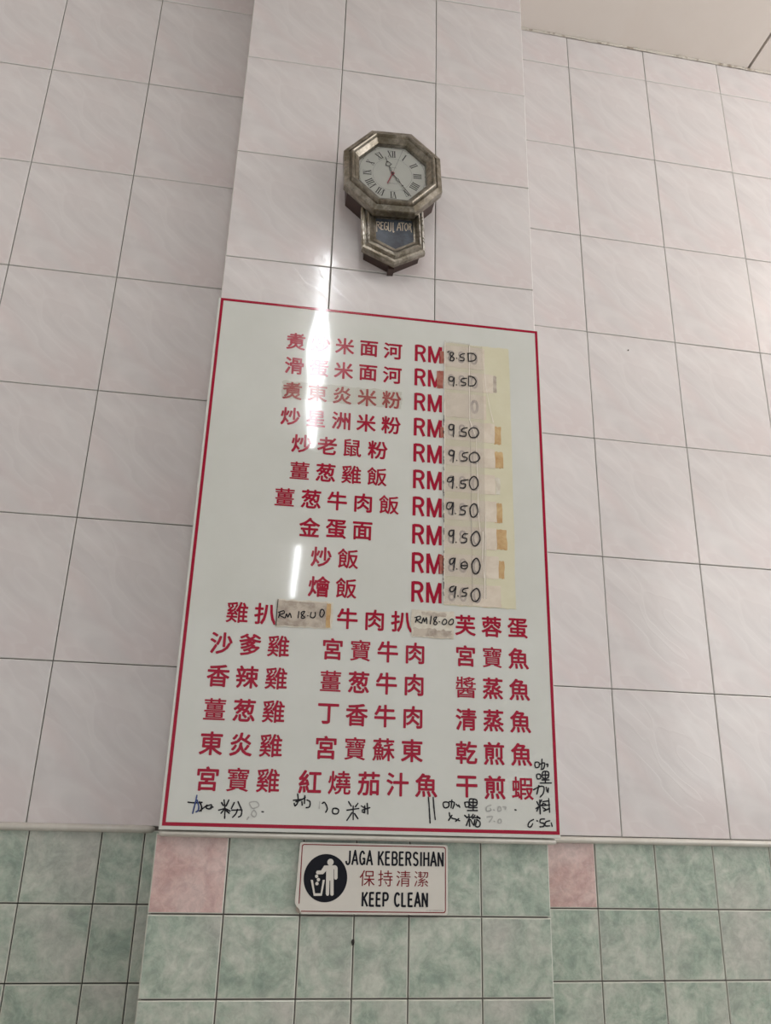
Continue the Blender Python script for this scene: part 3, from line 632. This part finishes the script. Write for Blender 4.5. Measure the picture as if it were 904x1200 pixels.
ROM = ['XII','I','II','III','IIII','V','VI','VII','VIII','IX','X','XI']
NW = {'I':.0052,'V':.0098,'X':.0098}
for k, t in enumerate(ROM):
    a = math.radians(30*k); ra = Vector((math.sin(a), math.cos(a))); ta = Vector((math.cos(a), -math.sin(a)))
    g = G(); tw = sum(NW[c] for c in t); x = -tw/2; r0, r1 = .0515, .0705
    def pt(u, v): q = ra*v + ta*u; return (q[0], q[1])
    for c in t:
        wd = NW[c]; m_ = x+wd/2
        if c=='I': g.stroke([pt(m_,r0),pt(m_,r1)], .0026, -.0693, ends=False)
        if c=='V': g.stroke([pt(x+.0012,r1),pt(m_,r0)], .0026, -.0693, ends=False); g.stroke([pt(x+wd-.0012,r1),pt(m_,r0)], .0009, -.0693, ends=False)
        if c=='X': g.stroke([pt(x+.0012,r1),pt(x+wd-.0012,r0)], .0026, -.0693, ends=False); g.stroke([pt(x+wd-.0012,r1),pt(x+.0012,r0)], .0009, -.0693, ends=False)
        x += wd
    for v_ in (r0, r1): g.stroke([pt(-tw/2,v_),pt(tw/2,v_)], .0007, -.0693, ends=False)
    g.make('numeral', M['numeral'], ck)
for k in range(12):
    g = G(); a = math.radians(30*k); R=.0800; g.poly([(R*math.sin(a)+.0012*math.cos(q*math.pi/3),-.0694,R*math.cos(a)+.0012*math.sin(q*math.pi/3)) for q in range(6)]); g.make('hour_dot', M['numeral'], ck)
g = G(); g.stroke([(-.010,-.0265),(.011,-.0268)], .0008, -.0693); g.make('dial_caption', M['ringgrey'], ck)
g = G(); g.stroke([(-.004,.0205),(.010,.0200)], .0009, -.0693); g.make('dial_caption', M['ringgrey'], ck)
def hand_pts(ang, pts):
    a = math.radians(ang); ra = Vector((math.sin(a), math.cos(a))); ta = Vector((math.cos(a), -math.sin(a)))
    return [tuple(ra*v+ta*u) for u,v in pts]
def loop(g, ang, pts, wd, d): q = hand_pts(ang, pts); g.stroke(q+[q[0]], wd, -d)
g = G(); loop(g, 342, [(0,.024),(.0075,.028),(.0045,.033),(.0015,.038),(0,.0365),(-.0015,.038),(-.0045,.033),(-.0075,.028)], .0019, .0712)
loop(g, 342, [(0,.006),(.0022,.014),(0,.022),(-.0022,.014)], .0013, .0712); g.stroke(hand_pts(342, [(0,-.004),(0,.006)]), .0022, -.0712); g.stroke(hand_pts(342, [(0,.036),(0,.052)]), .0017, -.0712)
g.make('hour_hand', M['numeral'], ck)
g = G(); g.stroke(hand_pts(146, [(0,-.006),(0,.012)]), .0022, -.0724); loop(g, 146, [(0,.012),(.0026,.021),(0,.031),(-.0026,.021)], .0015, .0724); g.stroke(hand_pts(146, [(0,.031),(0,.076)]), .0016, -.0724)
g.stroke(hand_pts(146, [(-.0025,.041),(.0025,.041)]), .0016, -.0724)
g.make('minute_hand', M['numeral'], ck)
g = G(); g.stroke(hand_pts(203.5, [(0,0),(0,.033)]), .0026, -.0736); g.poly([(x,-.0737,z) for x,z in [(.0046*math.cos(t*math.pi/8),.0046*math.sin(t*math.pi/8)) for t in range(16)]]); hp=g.make('second_hand', M['redhand'], ck)
g = G(); g.stroke(hand_pts(20.7, [(0,.005),(0,.077)]), .0007, -.0736); g.make('needle', M['ringgrey'], hp)
g = G(); g.poly([(x,-.0742,z) for x,z in [(.0030*math.cos(t*math.pi/8),.0030*math.sin(t*math.pi/8)) for t in range(16)]]); g.make('cap', M['numeral'], hp)
g = G(); g.poly([(x,-.0785,z) for x,z in octa(.0890)]); g.make('glass', M['glass'], ck)
# pointed lower case
A_ = pent(.0752,-.088,-.2055,-.2434); B_ = [(x+.0042,z) for x,z in pent(.0445,-.1115,-.1745,-.1990)]
def mixp(t): return [(a[0]+(b[0]-a[0])*t, a[1]+(b[1]-a[1])*t) for a,b in zip(A_,B_)]
prof = [(.06,.036),(0,.038),(0,.0500),(.10,.0535),(.20,.0535),(.24,.0505),(.30,.0505),(.42,.0580),(.52,.0590),(.58,.0560),(.62,.0565),(.84,.0500),(1.0,.0490),(1.0,.0430)]
g = G(); g.rings([[(x,-d,z) for x,z in mixp(t)] for t,d in prof][::-1]); g.make('lower_frame', M['bezel'], ck)
# peeling silver on the two uprights and lower lip
for pts in ([(-.0755,-.094),(-.0755,-.2060),(-.0600,-.1935),(-.0610,-.150),(-.0585,-.098)],[(.0580,-.098),(.0640,-.130),(.0590,-.188),(.0755,-.2055),(.0755,-.094)],[(.0400,-.2120),(.0745,-.2070),(.0700,-.1980),(.0600,-.1960),(.0300,-.2085)]):
    pass
for s in (-1,1):
    # strips follow the moulding between ring parameters 0.10 and 0.52
    g = G(); n = 24
    for (t0,d0),(t1,d1) in (((0.0,.0508),(.10,.0543)),((.10,.0543),(.20,.0543)),((.30,.0513),(.42,.0588)),((.42,.0588),(.52,.0598))):
        i_top, i_bot = (4,0) if s<0 else (3,2)
        a0,b0_ = mixp(t0)[i_top], mixp(t0)[i_bot]; a1,b1_ = mixp(t1)[i_top], mixp(t1)[i_bot]
        for q in range(n):
            if rnd.random() < .16: continue
            u, w_ = q/n, (q+1)/n
            L = lambda p, r, k: (p[0]+(r[0]-p[0])*k, p[1]+(r[1]-p[1])*k)
            p1, p2, p3, p4 = L(a0,b0_,u), L(a0,b0_,w_), L(a1,b1_,w_), L(a1,b1_,u)
            g.poly([(p1[0],-d0,p1[1]),(p2[0],-d0,p2[1]),(p3[0],-d1,p3[1]),(p4[0],-d1,p4[1])])
    g.make('peeling_plating', M['silver'], ck)
g = G(); g.prism([(x+.0042,z) for x,z in pent(.0455,-.111,-.1750,-.1998)], -.0400, -.0445); g.make('lower_panel', M['bluepane'], ck)
g = G(); hand(g, REG, .0020, -.0447, wob=.15); g.make('panel_lettering', M['gold'], ck)
